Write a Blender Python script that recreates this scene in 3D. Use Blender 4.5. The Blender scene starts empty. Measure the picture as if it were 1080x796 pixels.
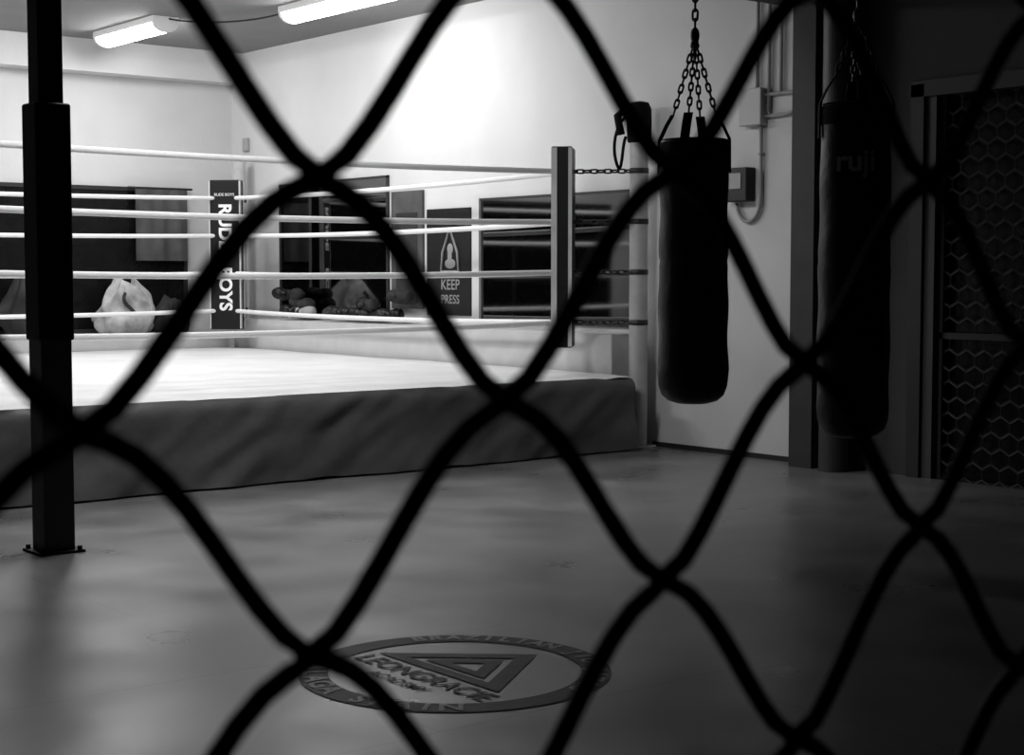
import bpy, math, random
from mathutils import Vector, Matrix, noise
random.seed(4)
S = bpy.context.scene
S.view_settings.view_transform = 'Standard'

# ------------------------------------------------------------ materials
def mat(name, v, rough=0.6, metal=0.0, spec=0.5, var=0.0, vscale=6.0, bump=0.0, bscale=40.0, emit=0.0, coat=0.0):
    m = bpy.data.materials.new(name); m.use_nodes = True
    nt = m.node_tree; b = nt.nodes['Principled BSDF']
    b.inputs['Base Color'].default_value = (v, v, v, 1)
    b.inputs['Roughness'].default_value = rough
    b.inputs['Metallic'].default_value = metal
    b.inputs['Specular IOR Level'].default_value = spec
    b.inputs['Coat Weight'].default_value = coat
    tc = nt.nodes.new('ShaderNodeTexCoord')
    if var > 0:
        n = nt.nodes.new('ShaderNodeTexNoise'); n.inputs['Scale'].default_value = vscale
        n.inputs['Detail'].default_value = 6
        nt.links.new(tc.outputs['Object'], n.inputs['Vector'])
        r = nt.nodes.new('ShaderNodeMapRange')
        r.inputs['From Min'].default_value = 0.3; r.inputs['From Max'].default_value = 0.7
        r.inputs['To Min'].default_value = max(0, v*(1-var)); r.inputs['To Max'].default_value = v*(1+var)
        nt.links.new(n.outputs['Fac'], r.inputs['Value'])
        nt.links.new(r.outputs['Result'], b.inputs['Base Color'])
    if bump > 0:
        n2 = nt.nodes.new('ShaderNodeTexNoise'); n2.inputs['Scale'].default_value = bscale
        n2.inputs['Detail'].default_value = 4
        nt.links.new(tc.outputs['Object'], n2.inputs['Vector'])
        bp = nt.nodes.new('ShaderNodeBump'); bp.inputs['Strength'].default_value = bump
        bp.inputs['Distance'].default_value = 0.02
        nt.links.new(n2.outputs['Fac'], bp.inputs['Height'])
        nt.links.new(bp.outputs['Normal'], b.inputs['Normal'])
    if emit > 0:
        b.inputs['Emission Color'].default_value = (1, 1, 1, 1)
        b.inputs['Emission Strength'].default_value = emit
    return m

M_wall = mat('white_wall_paint', .62, .8, var=.05, vscale=1.5, bump=.08, bscale=30)
M_wall_shade = mat('wall_painted_shade', .045, .8, var=.1, vscale=2, bump=.1)  # shade on the wall past the pier, put into a darker base colour
M_wall_blk = mat('charcoal_wall_paint', .03, .85, var=.1)
M_ceil = mat('ceiling_paint', .21, .9, var=.05, vscale=2)
M_canvas = mat('ring_canvas', .68, .75, var=.08, vscale=2.5, bump=.25, bscale=7)
M_apron = mat('apron_vinyl', .10, .5, spec=.3, var=.15, vscale=3, bump=.3, bscale=9)
M_rope = mat('rope_cover', .85, .6, bump=.3, bscale=80)
M_black = mat('black_vinyl', .006, .40, spec=.3, var=.2, vscale=8, bump=.25, bscale=14)
M_fabric_blk = mat('black_fabric', .006, .9, spec=.2)
M_pad = mat('pad_vinyl_black', .006, .5, spec=.3)
M_padlt = mat('pad_vinyl_pale', .6, .5)
M_white = mat('white_print', .85, .6)
M_greyprint = mat('grey_print', .35, .6)
M_bannerprint = mat('banner_print', .26, .6)
M_colpad = mat('column_black_paint', .003, .6, spec=.15, var=.2)
M_colgrey = mat('column_grey_paint', .02, .6, var=.2)
M_pole = mat('pole_paint', .5, .45, var=.1, vscale=9)
M_steel_dk = mat('dark_chain_steel', .05, .45, metal=.6)
M_pier = mat('pier_paint', .03, .7, var=.15)
M_pipe = mat('pipe_paint', .04, .5, var=.1)
M_conduit = mat('conduit_plastic', .30, .5)
M_box = mat('junction_box_plastic', .45, .5)
M_wire = mat('fence_wire_coating', .003, .6, spec=.1)
M_mirror = mat('tinted_mirror', .15, .04, metal=1.0)
M_darkpanel = mat('dark_glass', .006, .25, spec=.2, var=.3)
M_light = mat('lamp_diffuser', .9, .4, emit=34)
M_fill_ring = mat('fill_diffuser_ring', .9, .4, emit=62)  # glow of the added out-of-view lamps over the ring
M_fill_front = mat('fill_diffuser_front', .9, .4, emit=68)  # glow of the added front fill lamp
M_lamp = mat('lamp_housing', .7, .5)
M_grey = mat('grey_fabric', .07, .9, var=.3, vscale=5)
M_sack = mat('sack_cloth', .40, .9, var=.5, vscale=6, bump=.5, bscale=12)
M_dkgrey = mat('dark_grey_cloth', .022, .8, var=.3)
M_logo = mat('floor_logo_ink', .03, .6, spec=.25, var=.25, vscale=14)
M_trim = mat('trim_dark', .015, .6)
M_grille = mat('grille_metal', .03, .5, metal=.3)
M_frame = mat('door_frame_paint', .05, .6)
M_plinth = mat('plinth_paint', .6, .7, var=.05)

# floor mats
def floor_mat():
    m = bpy.data.materials.new('floor_mats'); m.use_nodes = True
    nt = m.node_tree; b = nt.nodes['Principled BSDF']; L = nt.links.new
    b.inputs['Specular IOR Level'].default_value = .35
    tc = nt.nodes.new('ShaderNodeTexCoord')
    mp = nt.nodes.new('ShaderNodeMapping'); mp.inputs['Location'].default_value = (.35, .35, 0)
    L(tc.outputs['Object'], mp.inputs['Vector'])
    br = nt.nodes.new('ShaderNodeTexBrick')
    br.inputs['Scale'].default_value = 1.0; br.inputs['Brick Width'].default_value = 2.0
    br.inputs['Row Height'].default_value = 1.0; br.inputs['Mortar Size'].default_value = .004
    br.inputs['Mortar Smooth'].default_value = .2
    br.inputs['Color1'].default_value = (.155,.155,.155,1); br.inputs['Color2'].default_value = (.15,.15,.15,1)
    br.inputs['Mortar'].default_value = (.11,.11,.11,1)
    L(mp.outputs['Vector'], br.inputs['Vector'])
    n = nt.nodes.new('ShaderNodeTexNoise'); n.inputs['Scale'].default_value = 1.6; n.inputs['Detail'].default_value = 7
    L(tc.outputs['Object'], n.inputs['Vector'])
    r = nt.nodes.new('ShaderNodeMapRange'); r.inputs['From Min'].default_value=.3; r.inputs['From Max'].default_value=.7
    r.inputs['To Min'].default_value=.74; r.inputs['To Max'].default_value=1.22
    L(n.outputs['Fac'], r.inputs['Value'])
    mx = nt.nodes.new('ShaderNodeVectorMath'); mx.operation='SCALE'
    L(br.outputs['Color'], mx.inputs[0]); L(r.outputs['Result'], mx.inputs['Scale'])
    L(mx.outputs['Vector'], b.inputs['Base Color'])
    r2 = nt.nodes.new('ShaderNodeMapRange'); r2.inputs['From Min'].default_value=.3; r2.inputs['From Max'].default_value=.7
    r2.inputs['To Min'].default_value=.26; r2.inputs['To Max'].default_value=.40
    L(n.outputs['Fac'], r2.inputs['Value']); L(r2.outputs['Result'], b.inputs['Roughness'])
    n2 = nt.nodes.new('ShaderNodeTexNoise'); n2.inputs['Scale'].default_value = 260
    L(tc.outputs['Object'], n2.inputs['Vector'])
    n3 = nt.nodes.new('ShaderNodeTexNoise'); n3.inputs['Scale'].default_value = 1.1; n3.inputs['Detail'].default_value = 1
    L(tc.outputs['Object'], n3.inputs['Vector'])
    b1 = nt.nodes.new('ShaderNodeBump'); b1.inputs['Strength'].default_value=.12; b1.inputs['Distance'].default_value=.004
    L(n2.outputs['Fac'], b1.inputs['Height'])
    b2 = nt.nodes.new('ShaderNodeBump'); b2.inputs['Strength'].default_value=.4; b2.inputs['Distance'].default_value=.09
    L(n3.outputs['Fac'], b2.inputs['Height']); L(b1.outputs['Normal'], b2.inputs['Normal'])
    L(b2.outputs['Normal'], b.inputs['Normal'])
    return m
M_floor = floor_mat()

# ------------------------------------------------------------ geometry helpers
def empty(name, loc=(0,0,0)):
    e = bpy.data.objects.new(name, None); e.location = loc; e.empty_display_size = .1
    S.collection.objects.link(e); return e

class MB:
    def __init__(s): s.v=[]; s.f=[]
    def add(s, v, f, M=None):
        o=len(s.v)
        s.v += [ (M@Vector(p)) if M is not None else Vector(p) for p in v]
        s.f += [tuple(i+o for i in q) for q in f]
    def box(s, a, b, M=None):
        x0,y0,z0=a; x1,y1,z1=b
        v=[(x0,y0,z0),(x1,y0,z0),(x1,y1,z0),(x0,y1,z0),(x0,y0,z1),(x1,y0,z1),(x1,y1,z1),(x0,y1,z1)]
        f=[(0,3,2,1),(4,5,6,7),(0,1,5,4),(1,2,6,5),(2,3,7,6),(3,0,4,7)]
        s.add(v,f,M)
    def tube(s, pts, r, n=10, cap=True, closed=False):
        pts=[Vector(p) for p in pts]; N=len(pts); rs = r if isinstance(r,(list,tuple)) else [r]*N
        v=[]; f=[]; up=None
        for i,p in enumerate(pts):
            if closed: t=(pts[(i+1)%N]-pts[i-1])
            else: t=(pts[min(i+1,N-1)]-pts[max(i-1,0)])
            t.normalize()
            if up is None:
                up = Vector((0,0,1)) if abs(t.z)<.9 else Vector((1,0,0))
            a=up-t*up.dot(t)
            if a.length<1e-5: a=t.orthogonal()
            a.normalize(); up=a; b=t.cross(a)
            for k in range(n):
                th=2*math.pi*k/n
                v.append(p+(a*math.cos(th)+b*math.sin(th))*rs[i])
        for i in range(N if closed else N-1):
            j=(i+1)%N
            for k in range(n):
                k2=(k+1)%n
                f.append((i*n+k,i*n+k2,j*n+k2,j*n+k))
        if cap and not closed:
            f.append(tuple(range(n-1,-1,-1))); f.append(tuple((N-1)*n+k for k in range(n)))
        s.add(v,f)
    def lathe(s, prof, c, n=40, M=None):
        v=[];f=[]
        for (r,z) in prof:
            for k in range(n):
                th=2*math.pi*k/n
                v.append((c[0]+r*math.cos(th), c[1]+r*math.sin(th), c[2]+z))
        for i in range(len(prof)-1):
            for k in range(n):
                k2=(k+1)%n
                f.append((i*n+k,i*n+k2,(i+1)*n+k2,(i+1)*n+k))
        f.append(tuple(range(n-1,-1,-1))); f.append(tuple((len(prof)-1)*n+k for k in range(n)))
        s.add(v,f,M)
    def ell(s, c, r, M=None, n=16, m=10, jit=0):
        v=[];f=[]
        for i in range(m+1):
            ph=math.pi*i/m
            for k in range(n):
                th=2*math.pi*k/n
                d=Vector((math.sin(ph)*math.cos(th),math.sin(ph)*math.sin(th),math.cos(ph)))
                q=1+jit*noise.noise(d*2.1+Vector(c)*3)
                v.append((c[0]+d.x*r[0]*q,c[1]+d.y*r[1]*q,c[2]+d.z*r[2]*q))
        for i in range(m):
            for k in range(n):
                k2=(k+1)%n
                f.append((i*n+k,(i+1)*n+k,(i+1)*n+k2,i*n+k2))
        s.add(v,f,M)
    def chain(s, a, b, pitch=.04, r=.004, w=.014):
        a=Vector(a); b=Vector(b); L=(b-a).length; n=max(1,round(L/pitch)); t=(b-a)/L
        o=t.orthogonal().normalized(); q=t.cross(o); st=L/n
        for i in range(n):
            c=a+t*(st*(i+.5)); side = o if i%2==0 else q
            h=st*.5+r*.9; pts=[]
            for k in range(12):
                th=2*math.pi*k/12
                x=math.cos(th)*w*.55; y=math.sin(th)*h*.55 + (h*.45 if math.sin(th)>0 else -h*.45 if math.sin(th)<0 else 0)
                pts.append(c+side*x+t*y)
            s.tube(pts, r, 6, closed=True)
    def obj(s, name, m, parent=None, smooth=False, bevel=0):
        me=bpy.data.meshes.new(name); me.from_pydata([tuple(p) for p in s.v],[],s.f); me.update()
        me.materials.append(m)
        if smooth:
            for p in me.polygons: p.use_smooth=True
        o=bpy.data.objects.new(name,me); S.collection.objects.link(o)
        if parent is not None:
            o.parent=parent; o.matrix_parent_inverse=Matrix.Translation(-parent.location)
        if bevel:
            bm=o.modifiers.new('bevel','BEVEL'); bm.width=bevel; bm.segments=3; bm.limit_method='ANGLE'
        return o

def box(name,a,b,m,parent=None,bevel=0):
    k=MB(); k.box(a,b); return k.obj(name,m,parent,bevel=bevel)
def bez(p0,p1,p2,p3,n):
    out=[]
    for i in range(n+1):
        t=i/n; a=(1-t)
        out.append(tuple(a**3*p0[k]+3*a*a*t*p1[k]+3*a*t*t*p2[k]+t**3*p3[k] for k in range(len(p0))))
    return out

def text_geo(body,size,extr=0.0,bold=0.0):
    cu=bpy.data.curves.new('tmp','FONT'); cu.body=body; cu.size=size; cu.align_x='CENTER'; cu.align_y='CENTER'
    cu.offset=bold; cu.resolution_u=4
    o=bpy.data.objects.new('tmp',cu); S.collection.objects.link(o)
    bpy.context.view_layer.update()
    me=bpy.data.meshes.new_from_object(o.evaluated_get(bpy.context.evaluated_depsgraph_get()))
    v=[tuple(x.co) for x in me.vertices]; f=[tuple(p.vertices) for p in me.polygons]
    bpy.data.objects.remove(o); bpy.data.meshes.remove(me); bpy.data.curves.remove(cu)
    return v,f

# ------------------------------------------------------------ room shell
XR, YB, H = 8.5, 15.5, 3.66
XL, YF = -4.0, -2.5
box('floor',(XL,YF,-.12),(XR,YB,0),M_floor)
box('ceiling',(XL,YF,H),(XR,YB,H+.12),M_ceil)
box('wall_right',(XR,7.30,0),(XR+.15,YB,H),M_wall)
box('wall_back',(XL,YB,0),(XR+.15,YB+.15,H),M_wall)
box('wall_left',(XL-.15,YF,0),(XL,YB+.15,H),M_wall_blk)
box('wall_front',(XL-.15,YF-.15,0),(XR+.15,YF,H),M_wall_blk)
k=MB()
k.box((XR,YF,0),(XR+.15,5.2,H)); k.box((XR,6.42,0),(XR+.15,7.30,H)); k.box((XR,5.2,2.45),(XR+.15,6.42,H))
k.obj('wall_right_front',M_wall_shade)
box('trim_1',(XL,YB-.25,3.34),(XR,YB,H),M_wall)
box('trim_2',(XL,7.10,3.12),(XR,7.42,H),M_pier)
box('trim_3',(8.30,7.16,0),(XR,7.36,3.12),M_pier)
box('baseboard_right',(XR-.015,7.36,0),(XR,8.9,.035),M_trim)
box('baseboard_back',(XL,YB-.015,0),(XR,YB,.08),M_trim)
k=MB(); k.lathe([(.1,0),(.1,3.12)],(8.33,6.99,0),32); k.obj('drain_pipe',M_pipe,smooth=False)

# door with hex security grille
d=empty('door_1',(8.5,5.8,0))
box('frame_side_1',(8.46,6.40,0),(8.56,6.50,2.52),M_trim,d)
box('frame_stop',(8.485,6.32,0),(8.53,6.40,2.45),M_frame,d)
box('frame_side_2',(8.46,5.10,0),(8.56,5.2,2.52),M_trim,d)
box('frame_head',(8.46,5.10,2.44),(8.56,6.5,2.54),M_trim,d)
box('leaf',(8.60,5.2,0.0),(8.64,6.42,2.45),M_darkpanel,d)
k=MB()
hs=.075
for r in range(0,24):
    for c in range(0,9):
        cx=5.26+c*hs*1.732+(hs*.866 if r%2 else 0); cz=.06+r*hs*1.5*.9
        if cx>6.3 or cz>2.4: continue
        pts=[(8.545,cx+hs*math.cos(math.radians(a)),cz+hs*math.sin(math.radians(a))) for a in range(30,390,60)]
        k.tube(pts,.005,5,closed=True)
k.obj('hex_grille',M_grille,d)
k=MB()
k.box((8.53,5.2,.9),(8.56,6.35,.94)); k.box((8.53,6.28,0),(8.57,6.33,2.44)); k.obj('grille_bars',M_trim,d)

# ------------------------------------------------------------ conduits / boxes
d=empty('electrical_conduit',(8.48,7.85,2.4))
b=box('junction_box',(8.42,7.76,2.36),(8.5,7.97,2.62),M_box,d,bevel=.008)
k=MB()
for y in (7.84,7.73,7.62):
    k.tube([(8.475,y,2.62 if y>7.8 else 2.45+ (7.73-y)),(8.475,y,3.66)],.014,10)
k.tube([(8.475,7.76,2.57)]+bez((8.475,7.6,2.57),(8.475,7.5,2.57),(8.475,7.44,2.56),(8.475,7.37,2.60),8),.014,10)
k.tube([(8.475,7.76,2.42)]+bez((8.475,7.62,2.42),(8.475,7.48,2.42),(8.475,7.45,2.46),(8.475,7.40,2.58),8),.014,10)
k.tube([(8.475,7.80,2.36),(8.475,7.80,1.9)]+bez((8.475,7.80,1.85),(8.475,7.80,1.66),(8.475,8.0,1.62),(8.475,8.03,1.82),12),.014,10)
for z in (2.15,3.0): k.box((8.46,7.785,z),(8.5,7.815,z+.02))
k.obj('tubes',M_conduit,d,smooth=True)
d=empty('switch_box',(8.46,7.98,1.95))
box('case',(8.40,7.87,1.83),(8.5,8.10,2.07),M_trim,d,bevel=.01)
box('plate',(8.395,7.92,1.92),(8.40,8.05,2.03),M_greyprint,d)

# ------------------------------------------------------------ boxing ring
ring=empty('boxing_ring',(5.2,11.8,0))
RX0,RX1,RY0,RY1,RZ=2.25,8.15,8.77,14.93,.56
box('platform',(RX0+.04,RY0+.05,0),(RX1-.04,RY1-.04,RZ-.03),M_trim,ring)
nx,ny=90,90; v=[];f=[]
for j in range(ny+1):
    for i in range(nx+1):
        x=RX0+(RX1-RX0)*i/nx; y=RY0+(RY1-RY0)*j/ny
        z=RZ+.006*noise.noise(Vector((x*1.1,y*1.1,0)))+.003*noise.noise(Vector((x*4,y*3,5)))
        ed=(y-RY0)
        if ed<.3: z-= .012*(1-ed/.3)+.03*max(0,noise.noise(Vector((x*2.4,1.3,0))))*(1-ed/.3)
        v.append((x,y,z))
for j in range(ny):
    for i in range(nx):
        a=j*(nx+1)+i; f.append((a,a+1,a+nx+2,a+nx+1))
k=MB(); k.add(v,f); k.obj('canvas',M_canvas,ring,smooth=True)
def skirt(name,p0,p1,nrm,seed):
    p0=Vector(p0);p1=Vector(p1);nrm=Vector(nrm); L=(p1-p0).length; n=int(L/.03); m=20; v=[];f=[]
    for j in range(m+1):
        t=j/m
        for i in range(n+1):
            s=i/n*L
            z=(RZ+.004)*(1-t)+.012*t
            lip = .035*math.sin(min(1,t*6)*math.pi*.5)
            w = .04*noise.noise(Vector((s*1.6+t*.9,t*1.3,seed)))*(.3+t)+.022*noise.noise(Vector((s*5+t*3,t*2.5,seed+3)))
            out = lip+w+.035*t*t
            sagz=.03*max(0,noise.noise(Vector((s*2.4+p0.x,1.3,0))))
            zz = z-((sagz+.012)*(1-t/.1) if t<.1 else 0)
            if j==m: zz=.012+.02*abs(noise.noise(Vector((s*3,seed,0))))
            q=p0+(p1-p0)*(i/n)+nrm*(out if j>0 else 0)
            v.append((q.x,q.y,zz))
    for j in range(m):
        for i in range(n):
            a=j*(n+1)+i; f.append((a,a+n+1,a+n+2,a+1))
    k=MB(); k.add(v,f); return k.obj(name,M_apron,ring,smooth=True)
skirt('apron_front',(RX0,RY0,0),(RX1,RY0,0),(0,-1,0),1)
box('apron_right',(RX1-.03,RY0+.02,.01),(RX1,RY1,RZ-.02),M_apron,ring)
skirt('apron_left',(RX0,RY1,0),(RX0,RY0,0),(-1,0,0),7)
box('apron_back',(RX0,RY1-.03,.01),(RX1,RY1,RZ-.02),M_apron,ring)
# ropes
AX0,AX1,AY0,AY1=2.72,7.97,9.28,14.62
zs=(.95,1.33,1.71,2.09)
k=MB()
for z in zs:
    for (a,b) in (((AX0,AY0),(AX1,AY0)),((AX1,AY0),(AX1,AY1)),((AX1,AY1),(AX0,AY1)),((AX0,AY1),(AX0,AY0))):
        pts=[]
        for i in range(25):
            t=i/24; sag=.03*4*t*(1-t)
            pts.append((a[0]+(b[0]-a[0])*t,a[1]+(b[1]-a[1])*t,z-sag))
        k.tube(pts,.021,10)
k.obj('ropes',M_rope,ring,smooth=True)
corners=[(AX1,AY0,8.33,8.90,'fr'),(AX1,AY1,8.33,15.03,'br'),(AX0,AY0,2.1,8.62,'fl'),(AX0,AY1,2.1,15.0,'bl')]
for n_,(cx,cy,px,py,tag) in enumerate(corners):
    k=MB(); k.lathe([(.14,0),(.14,.015),(.07,.016),(.07,2.50),(.06,2.53)],(px,py,0),28)
    k.obj('post_%d'%(n_+1),M_pole,ring,smooth=False)
    k=MB()
    for z in zs:
        k.chain((cx,cy,z),(px,py,z),.05,.007,.03)
        k.lathe([(.074,-.02),(.074,.02)],(px,py,z),20)
    k.obj('turnbuckles_%d'%(n_+1),M_steel_dk,ring,smooth=True)
    inx = -1 if cx>5 else 1; iny = 1 if cy<11 else -1
    ang=math.atan2(iny,inx)
    M=Matrix.Translation((cx,cy,0))@Matrix.Rotation(ang,4,'Z')
    k=MB(); k.box((-.03,-.155,.76),(.13,.155,2.27),M); k.obj('corner_cushion_%d'%(n_+1),M_pad,ring,bevel=.012)
    k=MB()
    for sg in (-1,1):
        a,b=sorted((.150*sg,.162*sg))
        k.box((.085,a,.77),(.128,b,2.26),M); k.box((-.028,a,.77),(.0,b,2.26),M)
    k.obj('cushion_piping_%d'%(n_+1),M_padlt,ring)
    k=MB()
    for body,size,zc,bo in (('RUDE',.18,1.80,.006),('BOYS',.18,1.17,.006)):
        tv,tf=text_geo(body,size,bold=bo)
        k.add([M@Vector((.132,  p[1], zc-p[0]*1.0)) for p in tv],tf)
    tv,tf=text_geo('RUDE BOYS',.04)
    k.add([M@Vector((.132, p[0], 2.12+p[1])) for p in tv],tf)
    k.obj('cushion_lettering_%d'%(n_+1),M_white,ring)
k=MB(); k.lathe([(.075,2.30),(.09,2.31),(.095,2.45),(.092,2.55),(.07,2.60),(.02,2.61)],(8.33,8.90,0),24)
k.tube([(8.33-.12,8.90+.07,2.36),(8.33-.14,8.90+.09,2.5),(8.27,8.97,2.56)],.03,8)
k.tube(bez((8.25,8.96,2.5),(8.18,9.04,2.4),(8.17,9.03,2.2),(8.22,9.0,2.1),10)+bez((8.22,9.0,2.1),(8.24,8.98,2.15),(8.24,8.99,2.3),(8.26,8.97,2.35),6),.012,8)
k.obj('post_strap',M_fabric_blk,ring,smooth=True)

# ------------------------------------------------------------ mirrors, panels, banners
d=empty('wall_mirror',(8.49,13.5,1.5))
box('glass',(8.485,12.50,.92),(8.497,14.45,2.22),M_mirror,d)
k=MB()
for y in (12.48,14.44): k.box((8.475,y,.90),(8.497,y+.03,2.24))
for z in (.90,2.22): k.box((8.475,12.48,z),(8.497,14.47,z+.02))
k.obj('frame',M_trim,d)
d=empty('wall_mirror',(8.49,10.1,1.5))
box('glass',(8.485,9.10,.92),(8.497,11.12,1.95),M_mirror,d)
k=MB()
k.box((8.475,9.08,.90),(8.497,9.11,1.97))
for z in (.90,1.95): k.box((8.475,9.08,z),(8.497,11.17,z+.02))
k.obj('frame',M_trim,d)
box('frame_post',(8.46,11.06,.90),(8.497,11.16,1.97),M_padlt,d)
d=empty('wall_banner',(8.49,11.52,1.4))
box('cloth',(8.48,11.20,.95),(8.497,11.86,1.90),M_pad,d)
k=MB()
cy_,cz_=11.50,1.48
k.tube([(8.474,cy_+.13,cz_-.14),(8.474,cy_+.11,cz_+.03),(8.474,cy_,cz_+.24),(8.474,cy_-.11,cz_+.03),(8.474,cy_-.13,cz_-.14)],.012,6,closed=True)
k.ell((8.476,cy_,cz_+.06),(.006,.045,.05)); k.box((8.470,cy_-.03,cz_-.03),(8.478,cy_+.03,cz_+.03))
k.ell((8.476,cy_,cz_-.07),(.006,.08,.045))
for body,zc,sz in (('KEEP',1.22,.13),('PRESS',1.09,.11)):
    tv,tf=text_geo(body,sz,bold=.001); k.add([(8.476,cy_-p[0],zc+p[1]) for p in tv],tf)
k.obj('print',M_bannerprint,d)
d=empty('notice_board',(8.49,12.2,1.6))
box('board',(8.475,11.92,1.0),(8.497,12.42,2.08),M_grey,d)
box('sheet',(8.470,12.0,1.05),(8.476,12.34,1.88),M_dkgrey,d)
d=empty('wall_poster',(8.49,8.77,1.5))
box('sheet',(8.488,8.64,1.0),(8.497,8.84,2.0),M_white,d)
k=MB(); tv,tf=text_geo('BOXING CLUB',.15,bold=.003); k.add([(8.485,8.74-p[1],1.5-p[0]*.92) for p in tv],tf); k.obj('lettering',M_pad,d)
d=empty('window_1',(5.5,15.48,1.5))
box('glass',(3.0,15.48,.74),(7.95,15.497,2.2),M_darkpanel,d)
k=MB()
for x in (3.0,4.6,6.2,7.92): k.box((x-.02,15.46,.72),(x+.02,15.497,2.22))
k.box((3.0,15.46,.72),(7.94,15.497,.76)); k.box((3.0,15.46,2.18),(7.94,15.497,2.22)); k.obj('frame',M_trim,d)
d=empty('hanging_curtain',(7.6,15.4,1.8)); v=[];f=[]
for j in range(9):
    for i in range(61):
        x=7.32+.58*i/60; v.append((x,15.39+.008*math.sin(i*.35)+.002*j*math.sin(i*.2),2.2-.74*j/8))
for j in range(8):
    for i in range(60):
        a=j*61+i; f.append((a,a+61,a+62,a+1))
k=MB(); k.add(v,f); k.obj('cloth',M_grey,d,smooth=True)
k=MB(); k.tube([(7.25,15.40,2.21),(7.97,15.40,2.21)],.012,8)
for x in (7.27,7.955): k.tube([(x,15.40,2.21),(x,15.458,2.215)],.008,8)
k.obj('rod',M_trim,d)
box('storage_bench',(3.0,14.96,0),(8.15,15.45,.70),M_plinth,None,bevel=.01)
box('equipment_ledge',(8.20,9.06,0),(8.497,14.85,.86),M_plinth,None,bevel=.01)
k=MB(); k.box((8.46,15.1,2.62),(8.5,15.2,2.76)); k.obj('wall_sensor',M_greyprint,bevel=.01)

def sack(name,c,s,m,seed):
    e=empty(name,c); k=MB(); n=36; mm=18; v=[];f=[]
    for i in range(mm+1):
        t=i/mm; r=(.32+.14*math.sin(t*math.pi*.8))*(1-.55*max(0,t-.6)/.4) if t>0 else .25
        for j in range(n):
            th=2*math.pi*j/n
            q=r*(1+.45*noise.noise(Vector((math.cos(th)*1.8,math.sin(th)*1.8,t*2.5+seed)))+.10*noise.noise(Vector((math.cos(th)*5,math.sin(th)*5,t*5+seed)))+.05*math.sin(th*7+t*3)*(.4+t))
            v.append((c[0]+q*math.cos(th)*s[0],c[1]+q*math.sin(th)*s[1],c[2]+s[2]*t*(1+.5*noise.noise(Vector((math.cos(th)*1.5,math.sin(th)*1.5,seed))))))
    for i in range(mm):
        for j in range(n):
            j2=(j+1)%n; f.append((i*n+j,i*n+j2,(i+1)*n+j2,(i+1)*n+j))
    f.append(tuple(range(n-1,-1,-1))); f.append(tuple(mm*n+j for j in range(n)))
    k.add(v,f); k.obj('body',m,e,smooth=True)
    k=MB()
    k.tube(bez((c[0]-.05,c[1]-.12,c[2]+s[2]*.85),(c[0]-.2,c[1]-.3*s[1]-.1,c[2]+s[2]*.6),(c[0]+.2,c[1]-.3*s[1]-.1,c[2]+s[2]*.4),(c[0]+.03,c[1]-.2*s[1],c[2]+.08),12),.018,8)
    k.obj('cord',M_dkgrey,e,smooth=True)
sack('drawstring_sack',(7.10,15.21,.70),(.70,.42,.50),M_sack,2)
sack('drawstring_sack',(7.62,15.21,.70),(.5,.40,.34),M_dkgrey,5)
sack('drawstring_sack',(6.05,15.21,.70),(.55,.42,.55),M_dkgrey,8)

def glove(k,c,ang,tilt,s=.9):
    M=Matrix.Translation(c)@Matrix.Rotation(ang,4,'Z')@Matrix.Rotation(tilt,4,'Y')@Matrix.Scale(s,4)
    k.ell((.12,0,0),(.10,.075,.07),M); k.ell((.05,0,-.01),(.085,.065,.06),M)
    k.ell((.08,.07,.0),(.065,.03,.032),M)
    k.lathe([(.05,0),(.055,.02),(.058,.12),(.05,.13)],(0,0,0),16,M@Matrix.Rotation(math.radians(-90),4,'Y'))
    k.lathe([(.061,.03),(.061,.08)],(0,0,0),16,M@Matrix.Rotation(math.radians(-90),4,'Y'))
e=empty('boxing_glove_pile',(8.33,13.2,.9))
for mname,mm,sd,cnt in (('dark_gloves',M_black,1,9),('grey_gloves',M_dkgrey,3,7),('pale_gloves',M_greyprint,2,1)):
    random.seed(sd*7); k=MB()
    for i in range(cnt):
        y=11.9+random.random()*1.3 if i%3 else 13.75+random.random()*.5
        glove(k,(8.33+random.uniform(-.02,.02),y,.945+random.choice((0,0,.09,.17))),random.choice((1.57,-1.57))+random.uniform(-.3,.3),random.uniform(-.12,.12))
    k.obj(mname,mm,e,smooth=True)

# ------------------------------------------------------------ ceiling lamps and added fill lamps
def lamp(x,y0,y1,m,swap=False):
    W=(lambda p:(p[1],p[0],p[2])) if swap else (lambda p:p)
    e=empty('ceiling_lamp',W((x,(y0+y1)/2,H)))
    k=MB(); k.box(W((x-.13,y0,H-.06)),W((x+.13,y1,H))); k.obj('housing',M_lamp,e,bevel=.005)
    k=MB(); n=14; v=[];f=[]
    for j,y in enumerate((y0+.04,y1-.04)):
        for i in range(n+1):
            th=math.pi*i/n; v.append(W((x+.12*math.cos(th),y,H-.06-.08*math.sin(th))))
    for i in range(n): f.append((i,i+1,n+2+i,n+1+i))
    k.add(v,f); k.obj('diffuser',m,e,smooth=True)
    k=MB()
    for y in (y0+.02,y1-.02):
        v=[];f=[]
        for yy in (y-.02,y+.02):
            for i in range(n+1):
                th=math.pi*i/n; v.append(W((x+.125*math.cos(th),yy,H-.055-.088*math.sin(th))))
        for i in range(n): f.append((i,i+1,n+2+i,n+1+i))
        f.append(tuple(range(n+1))); f.append(tuple(range(2*n+1,n,-1)))
        k.add(v,f)
    k.obj('end_caps',M_lamp,e)
lamp(6.75,13.5,14.8,M_light)
lamp(7.40,10.7,12.4,M_light)
lamp(4.3,13.3,14.6,M_fill_ring)  # added out of view to brighten the canvas
lamp(4.8,10.3,11.9,M_fill_ring)  # second unseen fill over the ring, also added for canvas brightness
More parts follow.
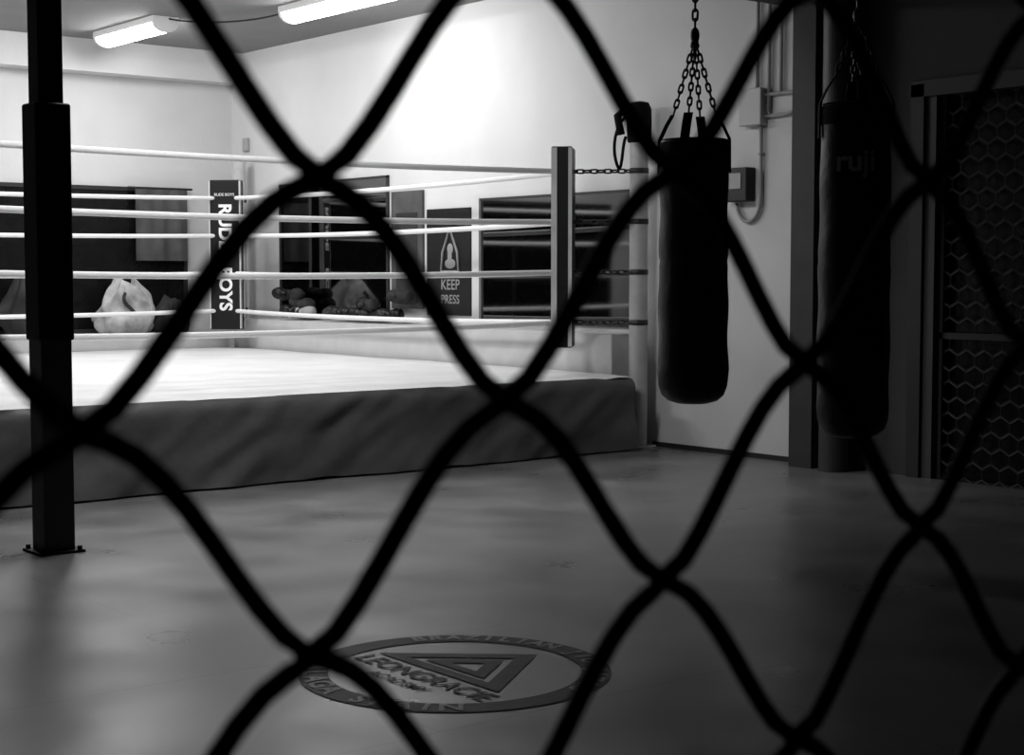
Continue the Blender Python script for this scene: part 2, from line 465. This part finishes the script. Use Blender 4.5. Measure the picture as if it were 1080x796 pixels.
lamp(7.68,3.6,5.1,M_fill_front,swap=True)  # unseen fill added beside the beam: lights apron and floor, foreground falls off
e=empty('ceiling_cable',(7.0,13,H)); k=MB()
k.tube(bez((6.78,13.5,H-.02),(6.9,13.2,H-.10),(7.3,12.8,H-.10),(7.40,12.4,H-.02),14),.008,6); k.obj('cord',M_trim,e)

# ------------------------------------------------------------ steel column
e=empty('support_column',(3.0,7.23,0))
cx,cy=2.998,7.232
box('core',(cx-.06,cy-.06,0),(cx+.06,cy+.06,H),M_colpad,e,bevel=.004)
box('lower_sleeve',(cx-.075,cy-.075,.01),(cx+.075,cy+.075,1.02),M_colgrey,e,bevel=.006)
box('padding',(cx-.086,cy-.086,1.0),(cx+.086,cy+.086,2.10),M_colpad,e,bevel=.012)
k=MB(); k.box((cx-.11,cy-.11,0),(cx+.11,cy+.11,.012))
for a in (-.09,.09):
    for b in (-.09,.09): k.lathe([(.012,.012),(.012,.03)],(cx+a,cy+b,0),8)
k.obj('base_plate',M_colpad,e)

# ------------------------------------------------------------ punching bags
def bag(x,y,z0,z1,r,label,apex,seed):
    e=empty('punching_bag',(x,y,z1)); h=z1-z0; k=MB(); prof=[(.001,0),(r*.45,.004),(r*.72,.018),(r*.9,.045),(r*.99,.09),(r*1.02,.14)]
    nrow=40
    for i in range(1,nrow):
        t=i/nrow; z=.14+(h-.17)*t
        rr=r*(1.02-.05*t)+.003*math.sin(t*23+seed)
        if abs(t-.5)<.013: rr-=.004
        prof.append((rr,z))
    prof+=[(r*.965,h-.015),(r*.93,h),(r*.85,h-.004),(.001,h-.02)]
    n=48; v=[];f=[]
    for (rr,z) in prof:
        for j in range(n):
            th=2*math.pi*j/n
            q=rr*(1+.02*noise.noise(Vector((math.cos(th)*1.2,math.sin(th)*1.2,z*3+seed))))
            v.append((x+q*math.cos(th),y+q*math.sin(th),z0+z))
    for i in range(len(prof)-1):
        for j in range(n):
            j2=(j+1)%n; f.append((i*n+j,i*n+j2,(i+1)*n+j2,(i+1)*n+j))
    k.add(v,f); k.obj('bag_body',M_black,e,smooth=True)
    k=MB(); k.lathe([(r*.985,h-.10),(r*.995,h-.095),(r*.99,h-.02),(r*.975,h-.015)],(x,y,z0),48)
    k.obj('collar',M_fabric_blk,e,smooth=True)
    kc=MB(); ks=MB()
    for j in range(4):
        th=math.radians(20+90*j+seed*10); ox,oy=math.cos(th),math.sin(th)
        tp=(x+ox*r*.62,y+oy*r*.62,z1+.12)
        tx,ty=-oy*.022,ox*.022
        path=[(x+ox*r*1.01,y+oy*r*1.01,z1-.16),(x+ox*r*1.0,y+oy*r*1.0,z1-.0),(x+ox*r*.8,y+oy*r*.8,z1+.07),tp]
        v=[];f=[]
        for p in path:
            for sgn,off in ((-1,0),(1,0),(1,.008),(-1,.008)):
                v.append((p[0]+tx*sgn+ox*off,p[1]+ty*sgn+oy*off,p[2]))
        for i in range(3):
            for q in range(4):
                q2=(q+1)%4; f.append((i*4+q,i*4+q2,i*4+4+q2,i*4+4+q))
        f.append((3,2,1,0)); f.append((12,13,14,15)); ks.add(v,f)
        kc.chain(tp,(x,y,apex),.036,.005,.018)
    ks.obj('straps',M_fabric_blk,e)
    kc.ell((x,y,apex+.02),(.022,.022,.04))
    kc.chain((x,y,apex+.05),(x,y,H-.03),.045,.006,.022)
    kc.box((x-.05,y-.05,H-.02),(x+.05,y+.05,H))
    kc.obj('chains',M_steel_dk,e,smooth=True)
    if label:
        tv,tf=text_geo(label,.14,bold=.003); k=MB()
        a0=math.atan2(-y,-x)+.0
        k.add([(x+(r*1.0+.004)*math.cos(a0+p[0]/r),y+(r*1.0+.004)*math.sin(a0+p[0]/r),z1-.28+p[1]) for p in tv],tf)
        k.obj('lettering',M_greyprint,e)
bag(5.531,5.523,.68,1.955,.168,None,2.43,1)
bag(6.02,4.94,.53,2.11,.168,'ruji',2.50,3)

# ------------------------------------------------------------ floor logo
e=empty('floor_logo',(3.109,4.198,.002)); LX,LY=3.109,4.195; LS=1.03
def lp(p,z=.003): return (LX+p[1]*LS, LY-p[0]*LS, z)
def annulus(k,r0,r1,n=96,z=.003):
    v=[];f=[]
    for i in range(n):
        a=2*math.pi*i/n
        v.append(lp((r0*math.cos(a),r0*math.sin(a)),z)); v.append(lp((r1*math.cos(a),r1*math.sin(a)),z))
    for i in range(n):
        j=(i+1)%n; f.append((2*i,2*j,2*j+1,2*i+1))
    k.add(v,f)
k=MB(); annulus(k,.405,.50)
T=[(0,.34),(-.35,-.06),(.30,-.06)]
def tri_ring(k,T,s0,s1):
    c=(sum(t[0] for t in T)/3,sum(t[1] for t in T)/3)
    P=lambda t,s:(c[0]+(t[0]-c[0])*s,c[1]+(t[1]-c[1])*s)
    for i in range(3):
        a,b=T[i],T[(i+1)%3]
        k.add([lp(P(a,s0)),lp(P(b,s0)),lp(P(b,s1)),lp(P(a,s1))],[(0,1,2,3)])
tri_ring(k,T,1.0,.66)
tri_ring(k,T,.50,.22)
tv,tf=text_geo('LEONGRACIE',.115,bold=.0015); k.add([lp((p[0],p[1]-.13)) for p in tv],tf)
tv,tf=text_geo('ACADEMY',.065,bold=.001); k.add([lp((p[0],p[1]-.225)) for p in tv],tf)
k.obj('emblem',M_logo,e)
M_logotext=mat('logo_letter_ink',.22,.5,spec=.3)
k=MB()
def arc(txt,r,a_mid,bottom,size,step):
    n=len(txt)
    for i,ch in enumerate(txt):
        if ch==' ': continue
        tv,tf=text_geo(ch,size,bold=.003)
        off=(i-(n-1)/2)*step
        a=a_mid+off if bottom else a_mid-off
        rot=a+math.pi/2 if bottom else a-math.pi/2
        cc=(r*math.cos(a),r*math.sin(a))
        k.add([lp((cc[0]+p[0]*math.cos(rot)-p[1]*math.sin(rot),cc[1]+p[0]*math.sin(rot)+p[1]*math.cos(rot)),.005) for p in tv],tf)
arc('MALAGA SPAIN',.452,-math.pi/2,True,.105,.165)
arc('BRAZILIAN JIU JITSU',.452,math.pi/2,False,.085,.135)
k.obj('lettering',M_logotext,e)

# ------------------------------------------------------------ chain link fence
e=empty('chain_link_fence',(.3,.2,0))
c=.2; wr=.00175; dx=.1785*c; dz=.1755*c
cu=bpy.data.curves.new('wire_mesh','CURVE'); cu.dimensions='3D'; cu.bevel_depth=wr; cu.bevel_resolution=2; cu.use_fill_caps=True
# hand-bent irregularities of the old mesh (metres)
bent={(0,2):(-.0004,0),(-1,1):(.0003,.0016),(2,0):(.0010,.0011),(3,1):(0,.0004),(1,1):(-.0003,-.0005),(0,0):(.0003,-.0004)}
def node(j,r):
    x=c*.617+dx*j-.0008*r+.0002
    rr=random.Random(j*131+r*17)
    b=bent.get((j,r),(0,0))
    return x+b[0]+rr.uniform(-.0004,.0004), b[1]+1.3+c*.0821-.0024-dz*r+.036*(x-c*.617)+rr.uniform(-.0004,.0004)
for j in range(-31,42):
    pts=[]
    for r in range(-27,33):
        lo=(j+r)%2==0
        x0,z0=node(j if lo else j+1,r); x1,z1=node(j+1 if lo else j,r+1)
        x0+= (-1 if lo else 1)*wr*.55; x1+=(1 if lo else -1)*wr*.55
        ddx=x1-x0; h=z1-z0; a=wr*1.0 if lo else -wr*1.0
        B=bez((x0,z0),(x0+.42*ddx,z0+.0*h),(x0+.64*ddx,z0+.74*h),(x1,z1),9)
        for i,(bx,bz) in enumerate(B[:-1]):
            pts.append((bx, c+(a if i>0 else 0), bz))
    sp=cu.splines.new('POLY'); sp.points.add(len(pts)-1)
    for i,p in enumerate(pts): sp.points[i].co=(p[0],p[1],p[2],1)
o=bpy.data.objects.new('wire_mesh',cu); cu.materials.append(M_wire); S.collection.objects.link(o)
o.parent=e; o.matrix_parent_inverse=Matrix.Translation(-e.location)
k=MB()
xa=c*.617+dx*-31.8; xb=c*.617+dx*42.9
for x in (xa,xb): k.tube([(x,.2,0),(x,.2,2.36)],.021,16); k.box((x-.06,.14,0),(x+.06,.26,.01))
k.tube([(xa,.2,2.27),(xb,.2,2.27)],.018,14); k.tube([(xa,.2,.12),(xb,.2,.12)],.018,14)
k.obj('frame_tubes',M_wire,e,smooth=True)

# ------------------------------------------------------------ world + camera
w=bpy.data.worlds.new('World'); S.world=w; w.use_nodes=True
w.node_tree.nodes['Background'].inputs['Color'].default_value=(.01,.01,.01,1)
w.node_tree.nodes['Background'].inputs['Strength'].default_value=.5
cd=bpy.data.cameras.new('camera'); cam=bpy.data.objects.new('camera',cd); S.collection.objects.link(cam)
cam.location=(0,0,1.3); cam.rotation_euler=(math.radians(90-3.62),0,math.radians(-38.6))
cd.sensor_width=36; cd.lens=1690/1080*36; cd.clip_start=.01; cd.clip_end=100
cd.dof.use_dof=True; cd.dof.focus_distance=10.5; cd.dof.aperture_fstop=32
S.camera=cam
